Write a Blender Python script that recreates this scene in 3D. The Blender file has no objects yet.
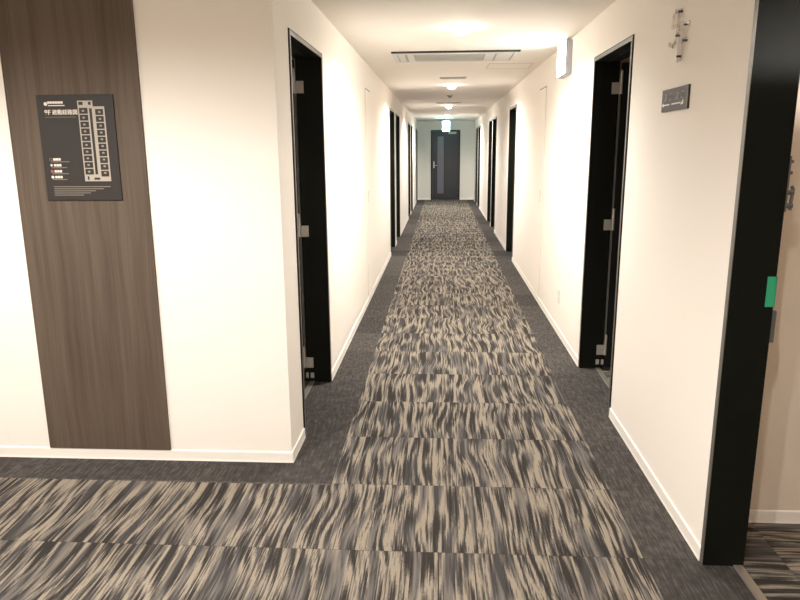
import bpy, bmesh, math, random
from mathutils import Vector, Matrix
random.seed(7)
sc = bpy.context.scene
COL = sc.collection
PI = math.pi

# ------------------------------------------------------------------ layout (metres)
XL, XR = -0.755, 1.010          # corridor wall faces
YF = 3.18                       # lobby face wall
YE = 21.576                     # end wall
H = 2.40
WT = 0.16                       # wall thickness
DW, DH = 0.945, 2.145           # doorway outer size
ROOM_L, ROOM_R = -4.2, 4.2
LOB_L, Y_BACK = -4.2, -2.6
CX = 0.130                      # line of the downlights
BORD_L, BORD_R, BORD_F = -0.517, 0.793, 2.944
TILE = 0.546
DOORS_L = [3.487, 10.09, 11.43, 15.62, 16.95, 20.50]
DOORS_R = [1.465, 3.865, 9.62, 13.02, 14.13, 18.34, 19.62]

# ------------------------------------------------------------------ mesh helpers
def box(bm, x0, x1, y0, y1, z0, z1):
    if x1 < x0: x0, x1 = x1, x0
    if y1 < y0: y0, y1 = y1, y0
    if z1 < z0: z0, z1 = z1, z0
    v = [bm.verts.new((x, y, z)) for z in (z0, z1) for x, y in ((x0, y0), (x1, y0), (x1, y1), (x0, y1))]
    for f in ((3, 2, 1, 0), (4, 5, 6, 7), (0, 1, 5, 4), (1, 2, 6, 5), (2, 3, 7, 6), (3, 0, 4, 7)):
        bm.faces.new([v[i] for i in f])

def bbox(bm, x0, x1, y0, y1, z0, z1, r=0.002, seg=2):
    t = bmesh.new(); box(t, x0, x1, y0, y1, z0, z1)
    bmesh.ops.bevel(t, geom=t.edges[:], offset=r, segments=seg, affect='EDGES', profile=0.5)
    merge(bm, t)

def merge(bm, t):
    me = bpy.data.meshes.new('tmp'); t.to_mesh(me); t.free(); bm.from_mesh(me); bpy.data.meshes.remove(me)

def cyl(bm, c, axis, r, h, seg=24, r2=None):
    """cylinder/cone centred on c along axis 'x','y','z'"""
    m = Matrix.Translation(c)
    if axis == 'x': m = m @ Matrix.Rotation(PI/2, 4, 'Y')
    if axis == 'y': m = m @ Matrix.Rotation(-PI/2, 4, 'X')
    bmesh.ops.create_cone(bm, cap_ends=True, segments=seg, radius1=r, radius2=r if r2 is None else r2, depth=h, matrix=m)

def lathe(bm, prof, c=(0, 0, 0), seg=36, flip=False):
    rings = []
    for r, z in prof:
        rings.append([bm.verts.new((c[0] + r*math.cos(2*PI*k/seg), c[1] + r*math.sin(2*PI*k/seg), c[2] + z)) for k in range(seg)])
    for a, b in zip(rings, rings[1:]):
        for k in range(seg):
            q = [a[k], a[(k+1) % seg], b[(k+1) % seg], b[k]]
            bm.faces.new(q[::-1] if flip else q)
    return rings

def tube(bm, pts, r, seg=10):
    """round bar through the points, capped"""
    pts = [Vector(p) for p in pts]
    rings = []
    for i, p in enumerate(pts):
        d = (pts[min(i+1, len(pts)-1)] - pts[max(i-1, 0)]).normalized()
        a = d.orthogonal().normalized() if i == 0 else (prev - d*prev.dot(d)).normalized()
        prev = a
        b = d.cross(a)
        rings.append([bm.verts.new(p + a*r*math.cos(2*PI*k/seg) + b*r*math.sin(2*PI*k/seg)) for k in range(seg)])
    for A, B in zip(rings, rings[1:]):
        for k in range(seg):
            bm.faces.new((A[k], A[(k+1) % seg], B[(k+1) % seg], B[k]))
    bm.faces.new(rings[0][::-1]); bm.faces.new(rings[-1])

def prism(bm, pts2, y0, y1, plane='xz', off=0):
    """extrude a polygon; pts are (u,v); plane 'xz' extrudes along y, 'yz' along x"""
    n = len(pts2)
    def P(u, v, w): return (u, w, v) if plane == 'xz' else (w, u, v)
    A = [bm.verts.new(P(u, v, y0)) for u, v in pts2]
    B = [bm.verts.new(P(u, v, y1)) for u, v in pts2]
    bm.faces.new(A); bm.faces.new(B[::-1])
    for k in range(n):
        bm.faces.new((A[k], B[k], B[(k+1) % n], A[(k+1) % n]))

def obj(name, bm, m, parent=None, loc=(0, 0, 0), smooth=False):
    bmesh.ops.recalc_face_normals(bm, faces=bm.faces[:])
    me = bpy.data.meshes.new(name); bm.to_mesh(me); bm.free()
    me.materials.append(m)
    if smooth:
        for p in me.polygons: p.use_smooth = True
        try: me.set_sharp_from_angle(angle=math.radians(35))
        except Exception: pass
    o = bpy.data.objects.new(name, me); COL.objects.link(o)
    o.location = loc
    if parent: o.parent = parent
    return o

def tag(o, label, cat, group=None, kind=None):
    o['label'] = label; o['category'] = cat
    if group: o['group'] = group
    if kind: o['kind'] = kind
    return o

def thing(name, label, cat, loc=(0, 0, 0), group=None, kind=None):
    o = bpy.data.objects.new(name, None); COL.objects.link(o); o.location = loc
    o.empty_display_size = 0.1
    return tag(o, label, cat, group, kind)

def copy_tree(o, loc, label):
    c = o.copy(); COL.objects.link(c); c.location = loc; c['label'] = label
    for ch in list(o.children):
        d = ch.copy(); COL.objects.link(d); d.parent = c
        for g in list(ch.children):
            e = g.copy(); COL.objects.link(e); e.parent = d
    return c

def text_mesh(name, body, size, m, parent, loc, rot, depth=0.0005, align='LEFT'):
    cu = bpy.data.curves.new(name, 'FONT'); cu.body = body; cu.size = size; cu.extrude = depth; cu.offset = size*0.010
    cu.align_x = align; cu.align_y = 'CENTER'
    t = bpy.data.objects.new(name + '_src', cu); COL.objects.link(t)
    bpy.context.view_layer.update()
    me = bpy.data.meshes.new_from_object(t.evaluated_get(bpy.context.evaluated_depsgraph_get()))
    bpy.data.objects.remove(t); bpy.data.curves.remove(cu)
    me.materials.clear(); me.materials.append(m)
    o = bpy.data.objects.new(name, me); COL.objects.link(o); o.parent = parent
    o.location = loc; o.rotation_euler = rot
    return o

# ------------------------------------------------------------------ materials
def s2l(c):
    return tuple((v/12.92 if v <= 0.04045 else ((v+0.055)/1.055)**2.4) for v in [q/255 for q in c]) + (1,)

def mat(name, rgb, rough=0.5, metal=0.0, emit=None, es=0.0, spec=None, noise=None, bump=None):
    """plain procedural material: slight colour noise and a noise bump"""
    m = bpy.data.materials.new(name); m.use_nodes = True
    nt = m.node_tree; b = nt.nodes['Principled BSDF']
    b.inputs['Base Color'].default_value = s2l(rgb)
    b.inputs['Roughness'].default_value = rough
    b.inputs['Metallic'].default_value = metal
    if spec is not None: b.inputs['Specular IOR Level'].default_value = spec
    if emit:
        b.inputs['Emission Color'].default_value = s2l(emit); b.inputs['Emission Strength'].default_value = es
    if noise or bump:
        tc = nt.nodes.new('ShaderNodeTexCoord')
        mp = nt.nodes.new('ShaderNodeMapping'); nt.links.new(tc.outputs['Object'], mp.inputs['Vector'])
        if noise:
            sc_, amt, st = noise
            n = nt.nodes.new('ShaderNodeTexNoise'); n.inputs['Scale'].default_value = 1; n.inputs['Detail'].default_value = 4
            mp.inputs['Scale'].default_value = st if st else (sc_,)*3
            nt.links.new(mp.outputs['Vector'], n.inputs['Vector'])
            r = nt.nodes.new('ShaderNodeMix'); r.data_type = 'RGBA'
            c = s2l(rgb)
            r.inputs[6].default_value = tuple(v*(1-amt) for v in c[:3]) + (1,)
            r.inputs[7].default_value = tuple(min(1, v*(1+amt)) for v in c[:3]) + (1,)
            nt.links.new(n.outputs['Fac'], r.inputs[0]); nt.links.new(r.outputs[2], b.inputs['Base Color'])
        if bump:
            sc_, st = bump
            n2 = nt.nodes.new('ShaderNodeTexNoise'); n2.inputs['Scale'].default_value = sc_; n2.inputs['Detail'].default_value = 3
            nt.links.new(tc.outputs['Object'], n2.inputs['Vector'])
            bp = nt.nodes.new('ShaderNodeBump'); bp.inputs['Strength'].default_value = st; bp.inputs['Distance'].default_value = 0.002
            nt.links.new(n2.outputs['Fac'], bp.inputs['Height']); nt.links.new(bp.outputs['Normal'], b.inputs['Normal'])
    return m

M = {}
M['wall'] = mat('wallpaper_cream', (242, 236, 228), 0.75, spec=0.25, bump=(260, 0.12))
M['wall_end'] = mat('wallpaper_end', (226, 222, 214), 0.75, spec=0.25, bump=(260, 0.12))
M['ceil'] = mat('ceiling_paper', (235, 230, 223), 0.85, spec=0.2, bump=(200, 0.1))
M['skirt'] = mat('white_vinyl_skirting', (244, 239, 231), 0.45)
M['black'] = mat('black_powder_coat', (22, 24, 19), 0.45, spec=0.15, noise=(60, 0.25, None), bump=(420, 0.15))
M['leaf'] = mat('black_wood_laminate', (22, 22, 18), 0.5, spec=0.3, noise=(1, 0.3, (70, 70, 2)))
M['chrome'] = mat('satin_steel', (196, 192, 184), 0.35, 0.3)
M['dull_steel'] = mat('dull_steel', (116, 114, 110), 0.4, 0.4)
M['facing'] = mat('grey_facing', (112, 110, 104), 0.35, 0.3)
M['ac_white'] = mat('unit_white', (214, 212, 209), 0.45)
M['gap'] = mat('pale_gap', (206, 199, 189), 0.7)
M['gasket'] = mat('grey_seal', (112, 112, 107), 0.5)
M['inlet'] = mat('inlet_mesh', (176, 174, 170), 0.6)
M['white_pl'] = mat('white_plastic', (232, 230, 222), 0.4)
M['exit_case'] = mat('exit_case_grey', (176, 176, 184), 0.45)
M['grey_pl'] = mat('grey_plastic', (182, 180, 174), 0.45)
M['dark_slot'] = mat('dark_slot', (26, 25, 25), 0.7)
M['slate'] = mat('sign_slate', (74, 71, 67), 0.55, 0.0, spec=0.2)
M['slate_edge'] = mat('sign_edge', (42, 38, 34), 0.5)
M['ink'] = mat('sign_white_ink', (235, 232, 225), 0.5)
M['ink_dim'] = mat('sign_pale_ink', (112, 108, 103), 0.5)
M['board'] = mat('map_board', (37, 33, 30), 0.5, noise=(30, 0.06, None))
M['board_ink'] = mat('map_white_ink', (226, 218, 206), 0.5)
M['board_dim'] = mat('map_grey_ink', (128, 120, 110), 0.5)
M['plan'] = mat('map_plan_ink', (172, 164, 152), 0.5)
M['plan_dim'] = mat('map_room_ink', (150, 142, 130), 0.5)
M['red'] = mat('map_red_ink', (176, 84, 74), 0.5)
M['tape'] = mat('green_tape', (58, 172, 124), 0.55, spec=0.3)
M['exit_white'] = mat('exit_face_white', (236, 255, 250), 0.4, emit=(238, 255, 252), es=9)
M['exit_cyan'] = mat('exit_face_teal', (190, 250, 250), 0.4, emit=(178, 242, 255), es=11)
M['exit_green'] = mat('exit_face_green', (30, 170, 120), 0.4, emit=(120, 238, 232), es=7)
M['lens'] = mat('downlight_lens', (255, 245, 230), 0.4, emit=(255, 243, 228), es=30)
M['room_wall'] = mat('room_wallpaper', (226, 214, 200), 0.75, spec=0.2, bump=(260, 0.12))
M['exit_leaf'] = mat('exit_door_grey', (46, 47, 49), 0.45, 0.15, noise=(1, 0.06, (60, 60, 2)))
M['exit_glass'] = mat('exit_door_glass', (98, 98, 110), 0.3, spec=0.6)
M['alum'] = mat('aluminium', (186, 180, 170), 0.35, 0.7)

def acrylic():
    """thin clear sheet: mostly see-through, a little tinted, with a gloss"""
    m = bpy.data.materials.new('clear_acrylic'); m.use_nodes = True
    nt = m.node_tree; nt.nodes.remove(nt.nodes['Principled BSDF'])
    tr = nt.nodes.new('ShaderNodeBsdfTransparent'); tr.inputs[0].default_value = (0.82, 0.80, 0.775, 1)
    gl = nt.nodes.new('ShaderNodeBsdfGlossy'); gl.inputs['Roughness'].default_value = 0.15
    mx = nt.nodes.new('ShaderNodeMixShader'); mx.inputs[0].default_value = 0.05
    nt.links.new(tr.outputs[0], mx.inputs[1]); nt.links.new(gl.outputs[0], mx.inputs[2])
    nt.links.new(mx.outputs[0], nt.nodes['Material Output'].inputs[0])
    return m
M['acrylic'] = acrylic()

class NT:
    """small expression helper for node trees"""
    def __init__(s, m): s.t = m.node_tree; s.n = s.t.nodes; s.l = s.t.links
    def put(s, sock, v):
        if isinstance(v, bpy.types.NodeSocket): s.l.new(v, sock)
        else: sock.default_value = v
    def math(s, op, a, b=0.0, c=None, clamp=False):
        n = s.n.new('ShaderNodeMath'); n.operation = op; n.use_clamp = clamp
        s.put(n.inputs[0], a); s.put(n.inputs[1], b)
        if c is not None: s.put(n.inputs[2], c)
        return n.outputs[0]
    def comb(s, x, y, z):
        n = s.n.new('ShaderNodeCombineXYZ')
        for k, v in enumerate((x, y, z)): s.put(n.inputs[k], v)
        return n.outputs[0]
    def noise(s, v, scale=1.0, detail=2.0, rough=0.5):
        n = s.n.new('ShaderNodeTexNoise'); n.inputs['Scale'].default_value = scale
        n.inputs['Detail'].default_value = detail; n.inputs['Roughness'].default_value = rough
        s.l.new(v, n.inputs['Vector']); return n.outputs['Fac']
    def edge(s, v):
        n = s.n.new('ShaderNodeTexVoronoi'); n.voronoi_dimensions = '2D'; n.feature = 'DISTANCE_TO_EDGE'
        n.inputs['Scale'].default_value = 1.0; n.inputs['Randomness'].default_value = 0.85
        s.l.new(v, n.inputs['Vector']); return n.outputs['Distance']
    def white(s, v):
        n = s.n.new('ShaderNodeTexWhiteNoise'); s.l.new(v, n.inputs['Vector']); return n.outputs['Value']
    def ramp(s, f, stops, interp='LINEAR'):
        n = s.n.new('ShaderNodeValToRGB'); n.color_ramp.interpolation = interp
        e = n.color_ramp.elements
        while len(e) < len(stops): e.new(0.5)
        for k, (p, c) in enumerate(stops): e[k].position = p; e[k].color = c
        s.l.new(f, n.inputs[0]); return n.outputs[0]
    def mix(s, f, a, b, mode='MIX'):
        n = s.n.new('ShaderNodeMix'); n.data_type = 'RGBA'; n.blend_type = mode
        s.put(n.inputs[0], f); s.put(n.inputs[6], a); s.put(n.inputs[7], b); return n.outputs[2]

CARPET = dict(dark=(57, 54, 51), mid=(94, 89, 84), slate=(72, 70, 69), grey=(100, 97, 95), beige=(148, 139, 125), pale=(122, 115, 107))

def carpet_material(name, rotated=False, borders=True):
    m = bpy.data.materials.new(name); m.use_nodes = True
    N = NT(m); b = N.n['Principled BSDF']
    b.inputs['Roughness'].default_value = 0.95; b.inputs['Specular IOR Level'].default_value = 0.05
    tc = N.n.new('ShaderNodeTexCoord'); sp = N.n.new('ShaderNodeSeparateXYZ'); N.l.new(tc.outputs['Object'], sp.inputs[0])
    X, Y = sp.outputs[0], sp.outputs[1]
    if rotated: X, Y = Y, X
    row = N.math('FLOOR', N.math('DIVIDE', N.math('SUBTRACT', Y, 2.962), TILE))
    colm = N.math('FLOOR', N.math('DIVIDE', N.math('SUBTRACT', X, BORD_L), TILE))
    rnd = N.white(N.comb(row, 3.7, 0.5))                         # seed of the row: pattern breaks at each seam
    seed = N.math('MULTIPLY', rnd, 40.0)
    # woven yarns: each yarn (under 5 mm) keeps one colour run, shifted a little from its neighbours, so patches end in spikes
    YW = 0.0046
    XQ = N.math('MULTIPLY', N.math('ADD', N.math('FLOOR', N.math('DIVIDE', X, YW)), 0.5), YW)
    jit = N.math('MULTIPLY', N.math('SUBTRACT', N.white(N.comb(XQ, 2.0, rnd)), 0.5), 0.075)
    tone = N.math('MULTIPLY', N.math('SUBTRACT', N.white(N.comb(XQ, 5.0, rnd)), 0.5), 0.34)
    YJ = N.math('ADD', Y, jit)
    sway = N.math('MULTIPLY', N.math('SUBTRACT', N.noise(N.comb(N.math('MULTIPLY', X, 3.6), N.math('MULTIPLY', Y, 2.6), seed), 1, 0), 0.5), 0.085)
    U = N.math('ADD', XQ, sway)
    wob = N.math('MULTIPLY', N.math('SUBTRACT', N.noise(N.comb(N.math('MULTIPLY', XQ, 14), N.math('MULTIPLY', Y, 5), seed), 1, 0), 0.5), 0.030)
    edge = N.edge(N.comb(N.math('ADD', N.math('MULTIPLY', N.math('ADD', U, wob), 16.0), seed), N.math('MULTIPLY', YJ, 2.7), 0.0))
    lens = N.math('SUBTRACT', 1.0, N.math('MULTIPLY', edge, 2.5), clamp=True)           # dark lens shapes in a pale mesh
    med = N.noise(N.comb(N.math('MULTIPLY', U, 80), N.math('MULTIPLY', YJ, 2.3), N.math('ADD', seed, 9.3)), 1, 0.0)
    val = N.math('ADD', N.math('ADD', N.math('MULTIPLY', lens, 0.44), N.math('MULTIPLY', N.math('SUBTRACT', med, 0.20), 1.05)), tone)
    c = {k: s2l(v) for k, v in CARPET.items()}
    col = N.ramp(val, [(0.0, c['dark']), (0.37, c['dark']), (0.40, c['slate']), (0.47, c['slate']), (0.50, c['mid']), (0.56, c['mid']), (0.59, c['pale']), (0.66, c['pale']), (0.70, c['beige']), (1.0, c['beige'])])
    hue = N.noise(N.comb(N.math('MULTIPLY', U, 20), N.math('MULTIPLY', YJ, 2.2), N.math('ADD', seed, 31.0)), 1, 0)
    col = N.mix(N.math('MULTIPLY', N.math('SUBTRACT', hue, 0.56), 12.0, clamp=True), col, N.ramp(val, [(0.0, c['slate']), (0.42, c['slate']), (0.62, c['grey']), (1.0, c['pale'])]))
    # dark yarn lines between
    yarn = N.noise(N.comb(N.math('MULTIPLY', U, 95), N.math('MULTIPLY', YJ, 4.0), N.math('ADD', seed, 21.0)), 1, 0)
    line = N.math('MULTIPLY', N.math('SUBTRACT', 0.38, yarn), 10.0, clamp=True)
    col = N.mix(N.math('MULTIPLY', line, 0.6), col, c['dark'])
    # loop pile speckle
    pile = N.noise(N.comb(N.math('MULTIPLY', X, 420), N.math('MULTIPLY', Y, 300), 0.0), 1, 1)
    if borders:
        Xb, Yb = sp.outputs[0], sp.outputs[1]
        right = N.math('GREATER_THAN', Xb, BORD_R)
        left = N.math('MULTIPLY', N.math('LESS_THAN', Xb, BORD_L), N.math('GREATER_THAN', Yb, BORD_F))
        msk = N.math('MAXIMUM', right, left)
        t = N.white(N.comb(row, N.math('MULTIPLY', right, 5.0), 1.5))
        tx = N.white(N.comb(row, colm, 8.5))
        bs = N.noise(N.comb(N.math('MULTIPLY', Xb, 120), N.math('MULTIPLY', Yb, 9), 2.0), 1, 2)
        bs2 = N.noise(N.comb(N.math('MULTIPLY', Xb, 30), N.math('MULTIPLY', Yb, 24), 7.0), 1, 3)
        bv = N.math('ADD', N.math('ADD', N.math('MULTIPLY', bs, 0.55), N.math('MULTIPLY', bs2, 0.35)), N.math('MULTIPLY', N.math('ADD', t, tx), 0.10))
        bc = N.ramp(bv, [(0.0, s2l((52, 50, 48))), (0.38, s2l((60, 58, 56))), (0.52, s2l((71, 68, 66))), (0.68, s2l((95, 91, 87))), (1, s2l((103, 99, 95)))])
        col = N.mix(msk, col, bc)
    # thin seam between rows of tiles
    fy = N.math('FRACT', N.math('DIVIDE', N.math('SUBTRACT', Y, 2.962), TILE))
    seam = N.math('LESS_THAN', N.math('MINIMUM', fy, N.math('SUBTRACT', 1.0, fy)), 0.006)
    col = N.mix(N.math('MULTIPLY', seam, 0.22), col, s2l((42, 40, 38)))
    col = N.mix(0.5, col, N.ramp(pile, [(0.3, (0.35, 0.35, 0.35, 1)), (0.7, (0.65, 0.65, 0.65, 1))]), 'OVERLAY')
    N.l.new(col, b.inputs['Base Color'])
    bp = N.n.new('ShaderNodeBump'); bp.inputs['Strength'].default_value = 0.35; bp.inputs['Distance'].default_value = 0.003
    N.l.new(pile, bp.inputs['Height']); N.l.new(bp.outputs['Normal'], b.inputs['Normal'])
    return m
M['carpet'] = carpet_material('carpet_streaked')
M['room_carpet'] = carpet_material('carpet_guest_room', rotated=True, borders=False)

def wood_material():
    m = bpy.data.materials.new('walnut_laminate'); m.use_nodes = True
    N = NT(m); b = N.n['Principled BSDF']
    tc = N.n.new('ShaderNodeTexCoord'); sp = N.n.new('ShaderNodeSeparateXYZ'); N.l.new(tc.outputs['Object'], sp.inputs[0])
    X, Z = sp.outputs[0], sp.outputs[2]
    wob = N.math('MULTIPLY', N.noise(N.comb(N.math('MULTIPLY', X, 3), N.math('MULTIPLY', Z, 1.2), 0), 1, 2), 0.06)
    U = N.math('ADD', X, wob)
    g1 = N.noise(N.comb(N.math('MULTIPLY', U, 26), N.math('MULTIPLY', Z, 0.7), 1), 1, 3)
    g2 = N.noise(N.comb(N.math('MULTIPLY', U, 170), N.math('MULTIPLY', Z, 2.5), 5), 1, 2)
    g = N.math('ADD', N.math('MULTIPLY', g1, 0.65), N.math('MULTIPLY', g2, 0.35))
    col = N.ramp(g, [(0.30, s2l((74, 64, 54))), (0.48, s2l((90, 78, 67))), (0.60, s2l((98, 86, 74))), (0.75, s2l((98, 86, 74)))])
    N.l.new(col, b.inputs['Base Color'])
    b.inputs['Roughness'].default_value = 0.55; b.inputs['Specular IOR Level'].default_value = 0.25
    return m
M['wood'] = wood_material()

# ------------------------------------------------------------------ shell
def struct(name, bm, m, label, cat):
    return tag(obj(name, bm, m), label, cat, kind='structure')

bm = bmesh.new()
box(bm, XL - 0.108, XR + 0.108, YF + 0.0, YE, -0.05, 0)            # corridor incl. the door recesses
box(bm, LOB_L, XR + 0.108, Y_BACK, YF, -0.05, 0)                    # lobby
struct('floor', bm, M['carpet'], 'streaked grey and beige carpet tiles with a plain dark border', 'floor')
bm = bmesh.new()
box(bm, XR + 0.108, ROOM_R, Y_BACK, YE, -0.05, 0)
struct('floor_right_rooms', bm, M['room_carpet'], 'streaked carpet of the guest room beyond the right open doorway, streaks running crosswise', 'floor')
bm = bmesh.new()
box(bm, ROOM_L, XL - 0.108, YF, YE, -0.05, 0)
struct('floor_left_rooms', bm, M['room_carpet'], 'carpet inside the dark guest rooms behind the left wall', 'floor')

bm = bmesh.new(); box(bm, LOB_L - .2, ROOM_R + .2, Y_BACK - .2, YE + .3, H, H + 0.1)
struct('ceiling', bm, M['ceil'], 'cream papered corridor ceiling', 'ceiling')

def wall_run(bm, x0, x1, ya, yb, doors):
    y = ya
    for d in doors:
        box(bm, x0, x1, y, d, 0, H)
        box(bm, x0, x1, d, d + DW, DH, H)
        y = d + DW
    box(bm, x0, x1, y, yb, 0, H)

bm = bmesh.new(); wall_run(bm, XL - WT, XL, YF, YE, DOORS_L)
struct('wall_left', bm, M['wall'], 'cream wall along the left side of the corridor, pierced by black doorways', 'wall')
bm = bmesh.new(); wall_run(bm, XR, XR + WT, Y_BACK, YE, DOORS_R)
struct('wall_right', bm, M['wall'], 'cream wall along the right side of the corridor, pierced by black doorways', 'wall')
bm = bmesh.new(); box(bm, LOB_L, XL - WT, YF, YF + 0.1, 0, H)
struct('wall_front', bm, M['wall'], 'cream wall around the brown wooden panel, facing the lobby', 'wall')
bm = bmesh.new(); box(bm, ROOM_L, ROOM_R, YE, YE + 0.12, 0, H)
struct('wall_end', bm, M['wall_end'], 'grey-lit end wall of the corridor around the dark exit door', 'wall')
bm = bmesh.new(); box(bm, LOB_L - 0.1, LOB_L, Y_BACK, YE, 0, H)
struct('wall_far_left', bm, M['room_wall'], 'outer wall beyond the lobby and the left rooms', 'wall')
bm = bmesh.new(); box(bm, ROOM_R, ROOM_R + 0.1, Y_BACK, YE, 0, H)
struct('wall_far_right', bm, M['room_wall'], 'outer wall of the right rooms', 'wall')
bm = bmesh.new(); box(bm, LOB_L - .1, ROOM_R + .1, Y_BACK - 0.1, Y_BACK, 0, H)
struct('wall_back', bm, M['wall'], 'lobby wall behind the viewpoint', 'wall')
# partitions between the guest rooms
bm = bmesh.new()
for d in DOORS_L: box(bm, ROOM_L, XL - WT, d + DW + 0.30, d + DW + 0.37, 0, H)
struct('wall_left_rooms', bm, M['room_wall'], 'partition walls inside the dark left guest rooms', 'wall')
bm = bmesh.new()
for d in DOORS_R: box(bm, XR + WT, ROOM_R, d + DW + 0.30, d + DW + 0.37, 0, H)
struct('wall_right_rooms', bm, M['room_wall'], 'pale room wall seen through the large open doorway at the right edge', 'wall')

# baseboards (vinyl strip with a small foot)
BH = 0.056
def skirt_y(bm, xw, s, ya, yb):
    prism(bm, [(xw, 0), (xw + s*0.010, 0), (xw + s*0.0075, 0.010), (xw + s*0.007, BH - 0.004), (xw + s*0.004, BH), (xw, BH)], ya, yb)
def skirt_x(bm, yw, s, xa, xb):
    prism(bm, [(yw, 0), (yw + s*0.010, 0), (yw + s*0.0075, 0.010), (yw + s*0.007, BH - 0.004), (yw + s*0.004, BH), (yw, BH)], xa, xb, 'yz')
def skirt_run(name, xw, s, ya, yb, doors, label):
    bm = bmesh.new(); y = ya
    for d in doors: skirt_y(bm, xw, s, y, d); y = d + DW
    skirt_y(bm, xw, s, y, yb)
    struct(name, bm, M['skirt'], label, 'baseboard')
skirt_run('baseboard_left', XL, 1, YF - 0.010, YE, DOORS_L, 'white vinyl baseboard along the left corridor wall')
skirt_run('baseboard_right', XR, -1, Y_BACK, YE, DOORS_R, 'white vinyl baseboard along the right corridor wall')
bm = bmesh.new(); skirt_x(bm, YF, -1, LOB_L, XL + 0.0099)
struct('baseboard_front', bm, M['skirt'], 'white vinyl baseboard under the wooden panel', 'baseboard')
bm = bmesh.new(); skirt_x(bm, YE, -1, XL, -0.335); skirt_x(bm, YE, -1, 0.564, XR)
struct('baseboard_end', bm, M['skirt'], 'white baseboard on either side of the dark exit door', 'baseboard')
bm = bmesh.new(); yy = DOORS_R[0] + DW + 0.30; skirt_x(bm, yy, -1, XR + WT, ROOM_R)
struct('baseboard_room', bm, M['skirt'], 'pale baseboard of the room beyond the right open doorway', 'baseboard')

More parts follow.
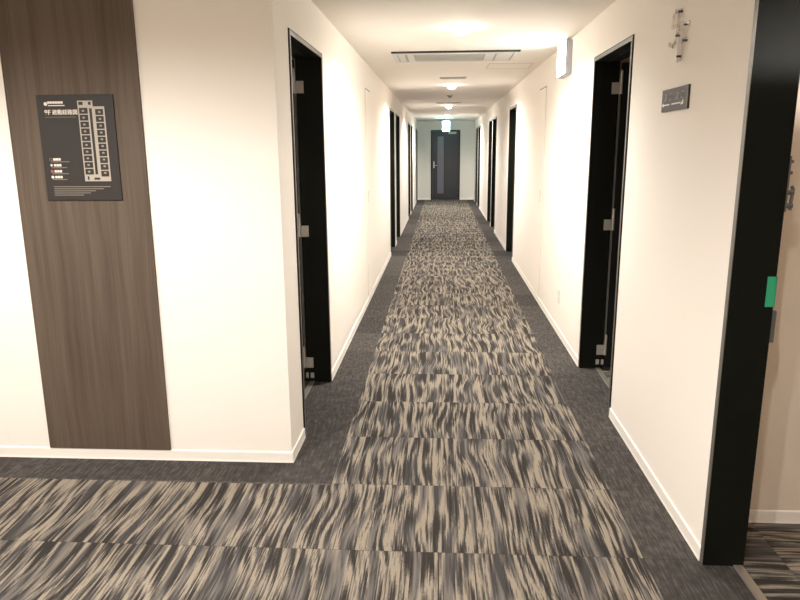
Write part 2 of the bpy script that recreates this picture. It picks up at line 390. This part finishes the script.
# ------------------------------------------------------------------ doorways
def make_doorway(s, hinge_far=True, extras=False, label='', loc=(0, 0, 0), WT=WT):
    """s = -1 left wall, +1 right wall; local origin at the near bottom corner on the wall face"""
    root = thing('door_1', label, 'door', loc, kind='structure')
    F = 0.030                                      # width of the frame face
    bm = bmesh.new()
    for y0, y1 in ((0.0, F), (DW - F, DW)): bbox(bm, -s*0.006, s*WT, y0, y1, 0.001, DH, 0.0015, 1)
    bbox(bm, -s*0.006, s*WT, F, DW - F, DH - F, DH, 0.0015, 1)
    # door stop (rebate) running round the frame
    box(bm, s*0.080, s*0.104, F, DW - F, DH - F - 0.004, DH - F)
    obj('frame', bm, M['black'], root)
    bm = bmesh.new()                               # grey metal facing on the corridor side
    for y0, y1 in ((0.009, F - 0.001), (DW - F + 0.001, DW - 0.003)): box(bm, -s*0.0075, -s*0.005, y0, y1, 0.002, DH - 0.008)
    box(bm, -s*0.0075, -s*0.005, F - 0.001, DW - F + 0.001, DH - F + 0.001, DH - 0.008)
    obj('facing', bm, M['facing'], root)['label'] = 'grey metal facing of the black frame'
    bm = bmesh.new()
    prism(bm, [(s*0.108, 0.0005), (s*0.108, 0.005), (s*0.112, 0.007), (s*0.142, 0.007), (s*0.146, 0.0005)], F + 0.0005, DW - F - 0.0005)
    obj('threshold', bm, M['alum'], root)
    # leaf swung open into the room, square to the corridor
    yh = DW - F if hinge_far else F
    q = 1 if hinge_far else -1                     # leaf lies on the far side of the hinge line
    d0, d1 = 0.176, 1.045
    bm = bmesh.new(); bbox(bm, s*d0, s*d1, yh + q*0.002, yh + q*0.042, 0.012, DH - F - 0.006, 0.002, 1)
    leaf = obj('leaf', bm, M['leaf'], root)
    bm = bmesh.new()                               # lever on the face seen from the corridor
    dl = d1 - 0.065
    bbox(bm, s*(dl-0.022), s*(dl+0.022), yh - q*0.006, yh + q*0.002, 0.93, 1.12, 0.002, 1)
    cyl(bm, (s*dl, yh - q*0.028, 1.04), 'y', 0.011, 0.046)
    tube(bm, [(s*dl, yh - q*0.048, 1.04), (s*(dl-0.03), yh - q*0.050, 1.04), (s*(dl-0.115), yh - q*0.048, 1.04)], 0.009)
    obj('lever_handle', bm, M['chrome'], leaf, smooth=True)
    # grey seal strip along the hinge side
    bm = bmesh.new(); box(bm, s*0.163, s*0.172, yh, yh - q*0.006, 0.24, 1.90)
    obj('seal', bm, M['gasket'], root)
    for zc in (1.945, 1.040, 0.140):
        bm = bmesh.new(); bbox(bm, s*0.112, s*0.168, yh - q*0.004, yh, zc - 0.037, zc + 0.037, 0.001, 1)
        for a in (-0.024, 0.0, 0.024):
            cyl(bm, (s*(0.128 + 0.012*(a == 0)), yh - q*0.0044, zc + a), 'y', 0.005, 0.002, 12)
        hg = obj('hinge', bm, M['chrome'], root)
        bm = bmesh.new(); cyl(bm, (s*0.1725, yh - q*0.008, zc + 0.036), 'z', 0.0085, 0.146, 16)
        cyl(bm, (s*0.1725, yh - q*0.008, zc + 0.112), 'z', 0.0085, 0.006, 16, 0.004)
        obj('knuckle', bm, M['chrome'], hg, smooth=True)
    for dd in (0.122, 0.160):                      # two small covers near the floor
        bm = bmesh.new(); bbox(bm, s*(dd - 0.012), s*(dd + 0.012) if dd < 0.15 else s*(dd+0.006), yh - q*0.004, yh, 0.030, 0.068, 0.001, 1)
        obj('screw_cover', bm, M['grey_pl'], root)
    # strike plate on the other jamb
    ys = F if hinge_far else DW - F
    bm = bmesh.new(); box(bm, s*0.118, s*0.140, ys, ys + q*0.002, 1.018, 1.12)
    obj('strike_plate', bm, M['chrome'], root)
    if extras:
        bm = bmesh.new()                           # strip of tape folded round the edge of the frame
        box(bm, s*0.116, s*(WT + 0.0015), ys + q*0.002, ys + q*0.0035, 1.016, 1.123)
        box(bm, s*WT, s*(WT + 0.0015), ys + q*0.0035, ys - q*0.028, 1.016, 1.123)
        obj('tape', bm, M['tape'], root)['label'] = 'green tape stuck over the lock strike'
        bm = bmesh.new(); bbox(bm, s*(WT+0.0005), s*(WT + 0.016), ys - q*0.002, ys - q*0.02, 0.885, 1.000, 0.003, 2)
        obj('strike_lip', bm, M['dull_steel'], root)
        # door guard: base plate, arm and ball on the room side of the frame
        bm = bmesh.new()
        bbox(bm, s*(WT+0.0005), s*(WT + 0.006), ys - q*0.001, ys - q*0.027, 1.345, 1.53, 0.001, 1)
        for zz in (1.365, 1.41): cyl(bm, (s*(WT + 0.016), ys - q*0.012, zz), 'x', 0.009, 0.024, 14)
        tube(bm, [(s*(WT + 0.022), ys - q*0.012, 1.35), (s*(WT + 0.026), ys - q*0.012, 1.42), (s*(WT+0.020), ys - q*0.012, 1.43)], 0.006)
        for zz in (1.475, 1.512): cyl(bm, (s*(WT + 0.010), ys - q*0.010, zz), 'x', 0.006, 0.010, 12)
        obj('door_guard', bm, M['dull_steel'], root, smooth=True)['label'] = 'steel door guard on the room side of the frame'
    return root

lab_l = ['nearest open black doorway in the left wall, just past the beige corner',
         'second black doorway in the left wall, beyond the long blank stretch with the shaft hatch',
         'third black doorway in the left wall, close behind the second',
         'fourth black doorway in the left wall, well past the close pair',
         'fifth black doorway in the left wall, last but one before the end wall',
         'last thin black doorway in the left wall, touching the end wall']
lab_r = ['large open black doorway at the right edge with green tape on its frame',
         'open black doorway in the right wall under the lit exit box',
         'third black doorway in the right wall, beyond the shaft hatch, standing alone',
         'black doorway in the right wall, nearer of the middle close pair',
         'black doorway in the right wall, farther of the middle close pair',
         'black doorway in the right wall, last but one before the end wall',
         'farthest black doorway in the right wall, next to the end wall']
base = make_doorway(-1, label=lab_l[0], loc=(XL, DOORS_L[0], 0))
for y, l in zip(DOORS_L[1:], lab_l[1:]): copy_tree(base, (XL, y, 0), l)
make_doorway(1, hinge_far=False, extras=True, label=lab_r[0], loc=(XR, DOORS_R[0], 0), WT=0.147)
base = make_doorway(1, label=lab_r[1], loc=(XR, DOORS_R[1], 0))
for y, l in zip(DOORS_R[2:], lab_r[2:]): copy_tree(base, (XR, y, 0), l)

# exit door in the end wall
root = thing('door_2', 'dark grey exit door with a tall glass strip at the corridor end', 'door', (0.1145, YE, 0), kind='structure')
w = 0.4495
bm = bmesh.new()
for a, b in ((-w, -w + 0.035), (w - 0.035, w)): bbox(bm, a, b, -0.022, 0, 0.001, 2.125, 0.002, 1)
bbox(bm, -w + 0.035, w - 0.035, -0.022, 0, 2.09, 2.125, 0.002, 1)
obj('frame', bm, M['black'], root)
bm = bmesh.new()
gx0, gx1, gz0, gz1 = -0.264, -0.034, 0.178, 1.947
for a, b, c, d in ((-w + .036, gx0, .002, 2.0885), (gx1, w - .036, .002, 2.0885), (gx0, gx1, .002, gz0), (gx0, gx1, gz1, 2.0885)):
    box(bm, a, b, -0.014, 0, c, d)
leaf = obj('leaf', bm, M['exit_leaf'], root)
bm = bmesh.new()
for a, b, c, d in ((gx0, gx0 + .012, gz0, gz1), (gx1 - .012, gx1, gz0, gz1), (gx0 + .012, gx1 - .012, gz0, gz0 + .012), (gx0 + .012, gx1 - .012, gz1 - .012, gz1)):
    bbox(bm, a, b, -0.018, 0, c, d, 0.001, 1)
obj('glazing_bead', bm, M['black'], leaf)
bm = bmesh.new(); box(bm, gx0 + .012, gx1 - .012, -0.009, 0, gz0 + .012, gz1 - .012)
obj('glass_strip', bm, M['exit_glass'], leaf)
bm = bmesh.new()
hx = -0.355
bbox(bm, hx - .018, hx + .018, -0.020, -0.014, 0.98, 1.18, 0.002, 1)
cyl(bm, (hx, -0.037, 1.06), 'y', 0.009, 0.05)
tube(bm, [(hx, -0.06, 1.06), (hx + .04, -0.064, 1.06), (hx + .11, -0.062, 1.06)], 0.007)
cyl(bm, (hx, -0.024, 1.16), 'y', 0.014, 0.01)
obj('lever_handle', bm, M['chrome'], leaf, smooth=True)
bm = bmesh.new()
bbox(bm, 0.09, 0.33, -0.060, -0.014, 2.005, 2.065, 0.004, 2)
tube(bm, [(0.13, -0.037, 2.065), (0.13, -0.037, 2.075), (0.0, -0.10, 2.078), (-0.02, -0.03, 2.084)], 0.006)
obj('door_closer', bm, M['grey_pl'], leaf)

# flush shaft hatches (white doors with a shadow gap and a recessed pull)
def shaft(s, xw, y0, y1, label):
    root = thing('door_3', label, 'door', (xw, y0, 0), kind='structure')
    L = y1 - y0
    bm = bmesh.new(); bbox(bm, s*0.002, s*0.006, 0.006, L - 0.006, 0.062, 2.138, 0.001, 1)
    obj('leaf', bm, M['wall'], root)
    bm = bmesh.new(); box(bm, s*0.0005, s*0.002, 0.0, L, 0.060, 2.1435)
    obj('frame', bm, M['gap'], root)
    bm = bmesh.new(); box(bm, s*0.0006, s*0.0045, 0.006, L - 0.006, 2.1385, 2.1485)  # solid grey strip standing in for the shade in the top gap
    obj('top_gap_shade', bm, M['gasket'], root)
    bm = bmesh.new(); bbox(bm, s*0.006, s*0.010, 0.115, 0.138, 1.02, 1.145, 0.002, 1)
    obj('handle', bm, M['grey_pl'], root)
shaft(-1, XR, 6.93, 7.36, 'flush cream shaft hatch in the right wall with small grey pull')
shaft(1, XL, 6.90, 7.33, 'flush cream shaft hatch in the left wall with small grey pull')

# ------------------------------------------------------------------ wooden panel and evacuation map
bm = bmesh.new(); bbox(bm, -2.024, -1.3835, YF - 0.012, YF, BH + 0.001, H - 0.001, 0.001, 1)
tag(obj('trim_1', bm, M['wood']), 'tall brown wood grain panel on the cream wall behind the dark map', 'panel', kind='structure')

YS = YF - 0.012
root = thing('evacuation_map_sign', 'dark evacuation map board with white floor plan on the brown wooden panel', 'sign', (-1.688, YS, 1.575))
def R(x, z): return x + 1.695, z - 1.575             # to local
bm = bmesh.new(); bbox(bm, -0.1855, 0.1795, -0.008, 0, -0.2415, 0.2415, 0.001, 1)
obj('board', bm, M['board'], root)
def plate(bm, x0, x1, z0, z1, y=-0.0085, t=0.0006):
    box(bm, x0, x1, y - t, y + 0.0008, z0, z1)
# floor plan: pale outline with a step at the top right
bm = bmesh.new()
p = [R(*a) for a in ((-1.686, 1.423), (-1.560, 1.423), (-1.560, 1.763), (-1.614, 1.763), (-1.614, 1.789), (-1.686, 1.789))]
prism(bm, p, -0.0088, -0.0078)
plan = obj('floor_plan', bm, M['plan'], root)
xl0, xl1 = R(-1.680, 0)[0], R(-1.640, 0)[0]; xr0, xr1 = R(-1.604, 0)[0], R(-1.567, 0)[0]
zt, zb = R(0, 1.759)[1], R(0, 1.452)[1]
n = 10; st = (zt - zb)/n
for k in range(n):
    z1 = zt - k*st - 0.002; z0 = z1 - st + 0.0045
    bm = bmesh.new(); plate(bm, xl0, xl1, z0, z1, -0.0090); obj('room_cell', bm, M['board'], plan)
    zz1 = z1 - 0.006; zz0 = z0 - 0.006
    bm = bmesh.new(); plate(bm, xr0, xr1, zz0 - 0.004*(k/n), zz1 - 0.004*(k/n), -0.0090); obj('room_cell', bm, M['board'], plan)
    for x0, c in ((xl0 + 0.013, (z0+z1)/2), (xr0 + 0.014, (zz0+zz1)/2)):
        bm = bmesh.new(); plate(bm, x0, x0 + 0.011, c - 0.0040, c + 0.0040, -0.0096); obj('room_symbol', bm, M['plan_dim'], plan)
bm = bmesh.new()
plate(bm, R(-1.632, 0)[0], R(-1.620, 0)[0], R(0, 1.455)[1], R(0, 1.755)[1], -0.0090)       # the corridor on the map
plate(bm, R(-1.680, 0)[0], R(-1.660, 0)[0], R(0, 1.770)[1], R(0, 1.784)[1], -0.0090)
plate(bm, R(-1.634, 0)[0], R(-1.622, 0)[0], R(0, 1.770)[1], R(0, 1.784)[1], -0.0090)
plate(bm, R(-1.672, 0)[0], R(-1.664, 0)[0], R(0, 1.430)[1], R(0, 1.446)[1], -0.0090)
plate(bm, R(-1.640, 0)[0], R(-1.612, 0)[0], R(0, 1.430)[1], R(0, 1.440)[1], -0.0090)
obj('corridor_marking', bm, M['board'], plan)
# heading: emblem with two lines of small print, floor number and title
bm = bmesh.new()
cyl(bm, (*R(-1.8375, 0)[:1], -0.0086, R(0, 1.776)[1]), 'y', 0.0085, 0.0012, 20)
x = R(-1.828, 0)[0]
for k, wd in enumerate((0.011, 0.010, 0.012, 0.010, 0.011, 0.012)):
    plate(bm, x, x + wd, R(0, 1.777)[1], R(0, 1.787)[1]); x += wd + 0.0015
plate(bm, R(-1.826, 0)[0], R(-1.748, 0)[0], R(0, 1.7665)[1], R(0, 1.7705)[1])
obj('emblem_lettering', bm, M['board_ink'], root)
text_mesh('title_lettering', '9F', 0.031, M['board_ink'], root, (R(-1.8470, 0)[0], -0.0084, R(0, 1.737)[1]), (PI/2, 0, 0))
text_mesh('title_lettering', '避難経路図', 0.0245, M['board_ink'], root, (R(-1.8110, 0)[0], -0.0084, R(0, 1.737)[1]), (PI/2, 0, 0))
lines = [(-1.846, -1.70, 1.7165, 0.0010)]
lines += [(-1.842, e, zc - 0.0112, 0.0017) for e, zc in zip((-1.754, -1.768, -1.762, -1.772), (1.525, 1.498, 1.470, 1.443))]      # small print of the key
lines += [(-1.842, e, 1.398 - k*0.0098, 0.0018) for k, e in enumerate((-1.567, -1.60, -1.64, -1.665, -1.70))]                   # paragraph at the foot
for xa, xb, z, t in lines:
    bm = bmesh.new(); plate(bm, R(xa, 0)[0], R(xb, 0)[0], R(0, z - t)[1], R(0, z + t)[1]); obj('small_lettering', bm, M['board_dim'], root)
for k, zc in enumerate((1.525, 1.498, 1.470, 1.443)):
    bm = bmesh.new()
    if k == 0:
        for a, b, c, d in ((-.0065, .0065, .004, .0058), (-.0065, .0065, -.0058, -.004), (-.0065, -.005, -.004, .004), (.005, .0065, -.004, .004)):
            plate(bm, R(-1.842, 0)[0] + a, R(-1.842, 0)[0] + b, R(0, zc)[1] + c, R(0, zc)[1] + d)
    else:
        cyl(bm, (R(-1.842, 0)[0], -0.0086, R(0, zc)[1]), 'y', 0.0065, 0.0012, 4 if k == 1 else 18)
    obj('key_symbol', bm, M['red'] if k == 2 else (M['board_dim'] if k == 0 else M['board_ink']), root)
    bm = bmesh.new()
    for j in range(3): plate(bm, R(-1.830 + j*0.0125, 0)[0], R(-1.8195 + j*0.0125, 0)[0], R(0, zc - 0.0055)[1], R(0, zc + 0.0055)[1])
    obj('key_lettering', bm, M['board_ink'], root)

# ------------------------------------------------------------------ signs on the right wall
root = thing('direction_sign', 'small grey room direction plate on the right wall beside the large doorway', 'sign', (XR, 3.124, 1.764))
bm = bmesh.new(); bbox(bm, -0.008, 0, -0.168, 0.168, -0.0475, 0.0475, 0.0008, 1)
obj('plate', bm, M['slate'], root)
bm = bmesh.new(); box(bm, -0.0086, 0, -0.1685, -0.150, -0.0478, 0.0478)
obj('edge_strip', bm, M['slate_edge'], root)
# four pale room figures, left to right = far to near
def ring(bm, yc, zc, ry, rz, t, a0=0, a1=2*PI, n=18):
    pts = [(-0.0070, yc - ry*math.cos(a0 + (a1-a0)*k/n), zc + rz*math.sin(a0 + (a1-a0)*k/n)) for k in range(n+1)]
    tube(bm, pts, t, 6)
for yc, dot in ((0.115, 1), (0.045, 0), (-0.040, 1), (-0.105, 0)):
    bm = bmesh.new(); ring(bm, yc, 0.012, 0.021, 0.014, 0.0032)
    fg = obj('figure', bm, M['ink_dim'], root)
    if dot:
        bm = bmesh.new(); cyl(bm, (-0.0083, yc, 0.012), 'x', 0.010, 0.0012, 16); obj('figure_fill', bm, M['ink_dim'], fg)
bm = bmesh.new()
for a, b in ((0.138, 0.058), (0.030, -0.085)): box(bm, -0.0090, -0.0070, a, b, -0.0215, -0.0165)
prism(bm, [(0.160, -0.019), (0.138, -0.010), (0.138, -0.028)], -0.0090, -0.0070, 'yz')
prism(bm, [(-0.118, -0.027), (-0.085, -0.027), (-0.118, -0.006)], -0.0090, -0.0070, 'yz')
obj('arrow', bm, M['ink'], root)

root = thing('floor_number_sign', 'clear acrylic floor number 9F held by small steel pins, above the grey plate', 'sign', (XR, 3.11, 2.03))
def L(y, z): return (-0.016, y - 3.11, z - 2.03)
def ribbon(bm, pts, wdt=0.0, t=0.005):
    """flat acrylic bar standing off the wall, following a path in the wall plane"""
    r = wdt/2
    for (a, b) in zip(pts, pts[1:]):
        a = Vector(a); b = Vector(b); d = (b - a).normalized(); nn = Vector((1, 0, 0)).cross(d)*r
        e = d*r*0.5
        q = [a - nn - e, b - nn + e, b + nn + e, a + nn - e]
        A = [bm.verts.new(v) for v in q]; B = [bm.verts.new(v + Vector((t, 0, 0))) for v in q]
        bm.faces.new(A); bm.faces.new(B[::-1])
        for k in range(4): bm.faces.new((A[k], B[k], B[(k+1) % 4], A[(k+1) % 4]))
bm = bmesh.new()
ribbon(bm, [L(3.100, 2.119), L(3.165, 2.127), L(3.195, 2.112), L(3.202, 2.072)], 0.016)
ribbon(bm, [L(3.202, 2.070), L(3.142, 2.066)], 0.016)
ribbon(bm, [L(3.128, 2.112), L(3.128, 2.030)], 0.022)
ribbon(bm, [L(3.130, 2.030), L(3.150, 1.998), L(3.180, 1.988), L(3.230, 2.003)], 0.016)
obj('numeral', bm, M['acrylic'], root)
bm = bmesh.new()
ribbon(bm, [L(3.085, 2.058), L(3.085, 1.925)], 0.046)
ribbon(bm, [L(3.108, 2.050), L(2.992, 2.050)], 0.022)
ribbon(bm, [L(3.060, 1.992), L(3.020, 1.992)], 0.022)
obj('letter', bm, M['acrylic'], root)
for y, z in ((3.123, 2.119), (3.037, 2.053), (3.135, 2.025), (3.040, 1.992), (3.103, 1.937)):
    bm = bmesh.new(); cyl(bm, (-0.010, y - 3.11, z - 2.03), 'x', 0.0048, 0.018, 14)
    obj('pin', bm, M['slate_edge'], root)

# lit exit box high on the right wall
root = thing('exit_sign', 'lit white exit box high on the right wall, touching the ceiling edge', 'exit sign', (XR, 5.835, 2.255), group=None)
bm = bmesh.new(); bbox(bm, -0.050, 0, -0.185, 0.185, -0.130, 0.130, 0.008, 3)
obj('housing', bm, M['exit_case'], root)
bm = bmesh.new(); bbox(bm, -0.056, -0.048, -0.168, 0.180, -0.118, 0.120, 0.003, 2)
obj('lit_face', bm, M['exit_white'], root)
def running_man(bm, put, k):
    """walking figure leaving through a doorway, drawn with round bars; put(u,v) -> 3D"""
    tube(bm, [put(-0.10*k, -0.35*k), put(0.02*k, -0.12*k), put(0.0, 0.12*k)], 0.055*k, 8)
    tube(bm, [put(0.02*k, -0.12*k), put(0.16*k, -0.18*k), put(0.18*k, -0.36*k)], 0.05*k, 8)
    tube(bm, [put(-0.17*k, 0.02*k), put(-0.03*k, 0.13*k), put(0.16*k, 0.02*k)], 0.045*k, 8)
    a = put(0.06*k, 0.27*k); bmesh.ops.create_icosphere(bm, subdivisions=2, radius=0.075*k, matrix=Matrix.Translation(a))
bm = bmesh.new(); running_man(bm, lambda u, v: (-0.0565, -u + 0.03, v), 0.13)
obj('exit_symbol', bm, M['exit_green'], root)

# exit sign hanging from the ceiling near the corridor end
root = thing('hanging_exit_sign', 'glowing exit sign hanging from the ceiling before the far exit door', 'exit sign', (0.115, 19.6, H))
bm = bmesh.new(); bbox(bm, -0.105, 0.105, -0.02, 0.02, -0.365, -0.085, 0.005, 2)
obj('housing', bm, M['white_pl'], root)
bm = bmesh.new(); cyl(bm, (0, 0, -0.043), 'z', 0.012, 0.086, 16); cyl(bm, (0, 0, -0.008), 'z', 0.05, 0.016, 24)
obj('mount', bm, M['white_pl'], root)
for s in (-1, 1):
    bm = bmesh.new(); bbox(bm, -0.099, 0.099, s*0.018, s*0.024, -0.358, -0.092, 0.002, 1)
    f = obj('lit_face', bm, M['exit_cyan'], root)
    bm = bmesh.new(); running_man(bm, lambda u, v: (u*(-s) , s*0.0245, v - 0.225), 0.23)
    obj('exit_symbol', bm, M['exit_green'], f)

# wall socket
root = thing('wall_socket', 'small white socket plate low on the right wall below the lit exit box', 'socket', (XR, 5.76, 0.325))
bm = bmesh.new(); bbox(bm, -0.008, 0, -0.036, 0.036, -0.06, 0.06, 0.003, 2)
obj('cover_plate', bm, M['white_pl'], root)
for z in (-0.022, 0.022):
    for y in (-0.007, 0.007):
        bm = bmesh.new(); box(bm, -0.0086, -0.006, y - 0.0012, y + 0.0012, z - 0.006, z + 0.006)
        obj('slot', bm, M['grey_pl'], root)

# ------------------------------------------------------------------ ceiling fittings
def lamp(name, parent, loc, energy, color, size_deg, blend, radius):
    l = bpy.data.lights.new(name, 'SPOT'); l.energy = energy; l.color = color
    l.spot_size = math.radians(size_deg); l.spot_blend = blend; l.shadow_soft_size = radius
    o = bpy.data.objects.new(name, l); COL.objects.link(o); o.location = loc
    if parent: o.parent = parent
    return o
WARM = (1.0, 0.945, 0.89)
EN = 72.0
def downlight(loc, label, energy=EN):
    root = thing('downlight', label, 'ceiling light', loc, group=None)
    bm = bmesh.new(); lathe(bm, [(0.058, -0.0005), (0.058, -0.005), (0.064, -0.009), (0.078, -0.007), (0.084, -0.0005)])
    obj('trim_ring', bm, M['white_pl'], root, smooth=True)
    bm = bmesh.new(); lathe(bm, [(0.0005, -0.056), (0.022, -0.053), (0.041, -0.044), (0.053, -0.028), (0.0575, -0.008), (0.0575, -0.0005)])  # deep dome shape stands in for the round bloom of the lamp
    obj('lens', bm, M['lens'], root, smooth=True)
    lamp('bulb', root, (0, 0, -0.085), energy, WARM, 168, 0.55, 0.035)
    return root
downlight((CX, 5.12, H), 'large glowing round downlight in the ceiling, nearest, before the air conditioner')
downlight((CX, 9.60, H), 'second glowing downlight along the ceiling, behind the first slot vent')
downlight((CX, 14.05, H), 'third glowing downlight along the ceiling, behind the second slot vent')
downlight((CX, 18.25, H), 'farthest small downlight on the ceiling, right above the hanging exit sign', EN*1.35)
added_room_lamp = downlight((1.95, 0.9, H), 'unseen downlight added inside the room beyond the large right doorway', EN*2.3)  # unseen lamp, added to brighten the wall behind the large doorway
# unseen downlights added to light the lobby, behind and left of the viewpoint
for x, y, e in ((CX, 0.62, 0.30), (-1.55, 1.55, 0.8), (-3.1, 1.55, 0.5), (-1.55, -0.9, 0.8)):
    downlight((x, y, H), 'added downlight in the lobby ceiling outside the picture', EN*e)['group'] = 'added lobby downlights'

root = thing('air_conditioner', 'long white ceiling air conditioner grille with a dark front slot', 'air conditioner', (0.115, 6.64, H))
bm = bmesh.new()
x0, x1, y0, y1 = -0.567, 0.567, -0.335, 0.325
for a, b, c, d in ((x0, x1, y0 + 0.045, y0 + 0.105), (x0, x1, y1 - 0.05, y1), (x0, x0 + 0.04, y0 + 0.105, y1 - 0.05), (x1 - 0.04, x1, y0 + 0.105, y1 - 0.05)):
    bbox(bm, a, b, c, d, -0.016, 0, 0.003, 2)
obj('panel_frame', bm, M['ac_white'], root)
bm = bmesh.new(); box(bm, x0, x1, y0, y0 + 0.045, -0.012, 0)
obj('air_slot', bm, M['dark_slot'], root)
bm = bmesh.new(); box(bm, x0 + 0.04, x1 - 0.04, y0 + 0.105, y1 - 0.05, -0.004, 0)
obj('inlet', bm, M['inlet'], root)
bm = bmesh.new()
yy = y0 + 0.115
while yy < y1 - 0.06:
    box(bm, -0.36, 0.26, yy, yy + 0.012, -0.012, -0.004); yy += 0.022
obj('grille', bm, M['grey_pl'], root)
for a, b in ((-0.515, -0.455), (-0.435, -0.375), (0.275, 0.36), (0.375, 0.515)):
    bm = bmesh.new(); bbox(bm, a, b, y0 + 0.115, y1 - 0.06, -0.014, -0.004, 0.003, 2)
    obj('cover', bm, M['ac_white'], root)

def slot_vent(x, y, wdt, label):
    root = thing('slot_vent', label, 'vent', (x, y, H))
    bm = bmesh.new(); h = wdt/2
    for a, b, c, d in ((-h, h, -0.085, -0.070), (-h, h, 0.070, 0.085), (-h, -h + 0.015, -0.07, 0.07), (h - 0.015, h, -0.07, 0.07)):
        bbox(bm, a, b, c, d, -0.010, 0, 0.002, 1)
    obj('frame', bm, M['grey_pl'], root)
    bm = bmesh.new(); box(bm, -h + 0.015, h - 0.015, -0.07, 0.07, -0.003, 0); obj('throat', bm, M['dark_slot'], root)
    bm = bmesh.new()
    for k in range(6):
        yk = -0.062 + k*0.023
        prism(bm, [(yk, -0.003), (yk + 0.003, -0.003), (yk + 0.013, -0.010), (yk + 0.010, -0.010)], -h + 0.015, h - 0.015, 'yz')
    obj('slats', bm, M['grey_pl'], root)
slot_vent(0.13, 8.62, 0.32, 'pale slatted ceiling vent just before the second downlight')
slot_vent(0.125, 13.2, 0.46, 'pale slatted ceiling vent just before the third downlight')

root = thing('smoke_detector', 'tiny round smoke detector on the ceiling between the second and third downlights', 'smoke detector', (0.126, 11.35, H))
bm = bmesh.new(); lathe(bm, [(0.0, -0.046), (0.018, -0.045), (0.026, -0.036), (0.028, -0.024), (0.047, -0.018), (0.052, -0.006), (0.052, 0)], seg=28)
obj('body', bm, M['grey_pl'], root, smooth=True)
bm = bmesh.new(); lathe(bm, [(0.0272, -0.034), (0.0285, -0.030), (0.0285, -0.025)], seg=28)
obj('sensor_slot', bm, M['dark_slot'], root)

root = thing('ceiling_hatch', 'square flush inspection hatch in the ceiling, right behind the air conditioner', 'hatch', (0.695, 7.50, H))
bm = bmesh.new(); h = 0.228
for a, b, c, d in ((-h, h, -h, -h + 0.008), (-h, h, h - 0.008, h), (-h, -h + 0.008, -h + .008, h - .008), (h - 0.008, h, -h + .008, h - .008)):
    box(bm, a, b, c, d, -0.003, 0)
obj('frame', bm, M['alum'], root)
bm = bmesh.new(); box(bm, -h + .010, h - .010, -h + .010, h - .010, -0.0015, 0)
obj('cover', bm, M['ceil'], root)

# ------------------------------------------------------------------ world, camera
w = bpy.data.worlds.new('world'); sc.world = w; w.use_nodes = True
w.node_tree.nodes['Background'].inputs[0].default_value = (0.9, 0.85, 0.8, 1)
w.node_tree.nodes['Background'].inputs[1].default_value = 0.02

cam = bpy.data.cameras.new('camera'); co = bpy.data.objects.new('camera', cam); COL.objects.link(co)
cam.sensor_fit = 'HORIZONTAL'; cam.sensor_width = 36; cam.lens = 36*679.59/800; cam.clip_start = 0.05
yaw, pitch, roll = 0.061480, 0.218512, -0.0070194
fw = Vector((-math.sin(yaw)*math.cos(pitch), math.cos(yaw)*math.cos(pitch), -math.sin(pitch)))
rt = Vector((math.cos(yaw), math.sin(yaw), 0)); up = rt.cross(fw)
r2 = rt*math.cos(roll) + up*math.sin(roll); u2 = -rt*math.sin(roll) + up*math.cos(roll)
mt = Matrix((r2, u2, -fw)).transposed().to_4x4(); mt.translation = Vector((0, 0, 1.56129))
co.matrix_world = mt
sc.camera = co

sc.view_settings.view_transform = 'Standard'; sc.view_settings.look = 'None'
sc.view_settings.gamma = 1; sc.view_settings.use_curve_mapping = False
sc.view_settings.exposure = 1.5
sc.cycles.max_bounces = 12; sc.cycles.diffuse_bounces = 8
sc.cycles.use_denoising = True
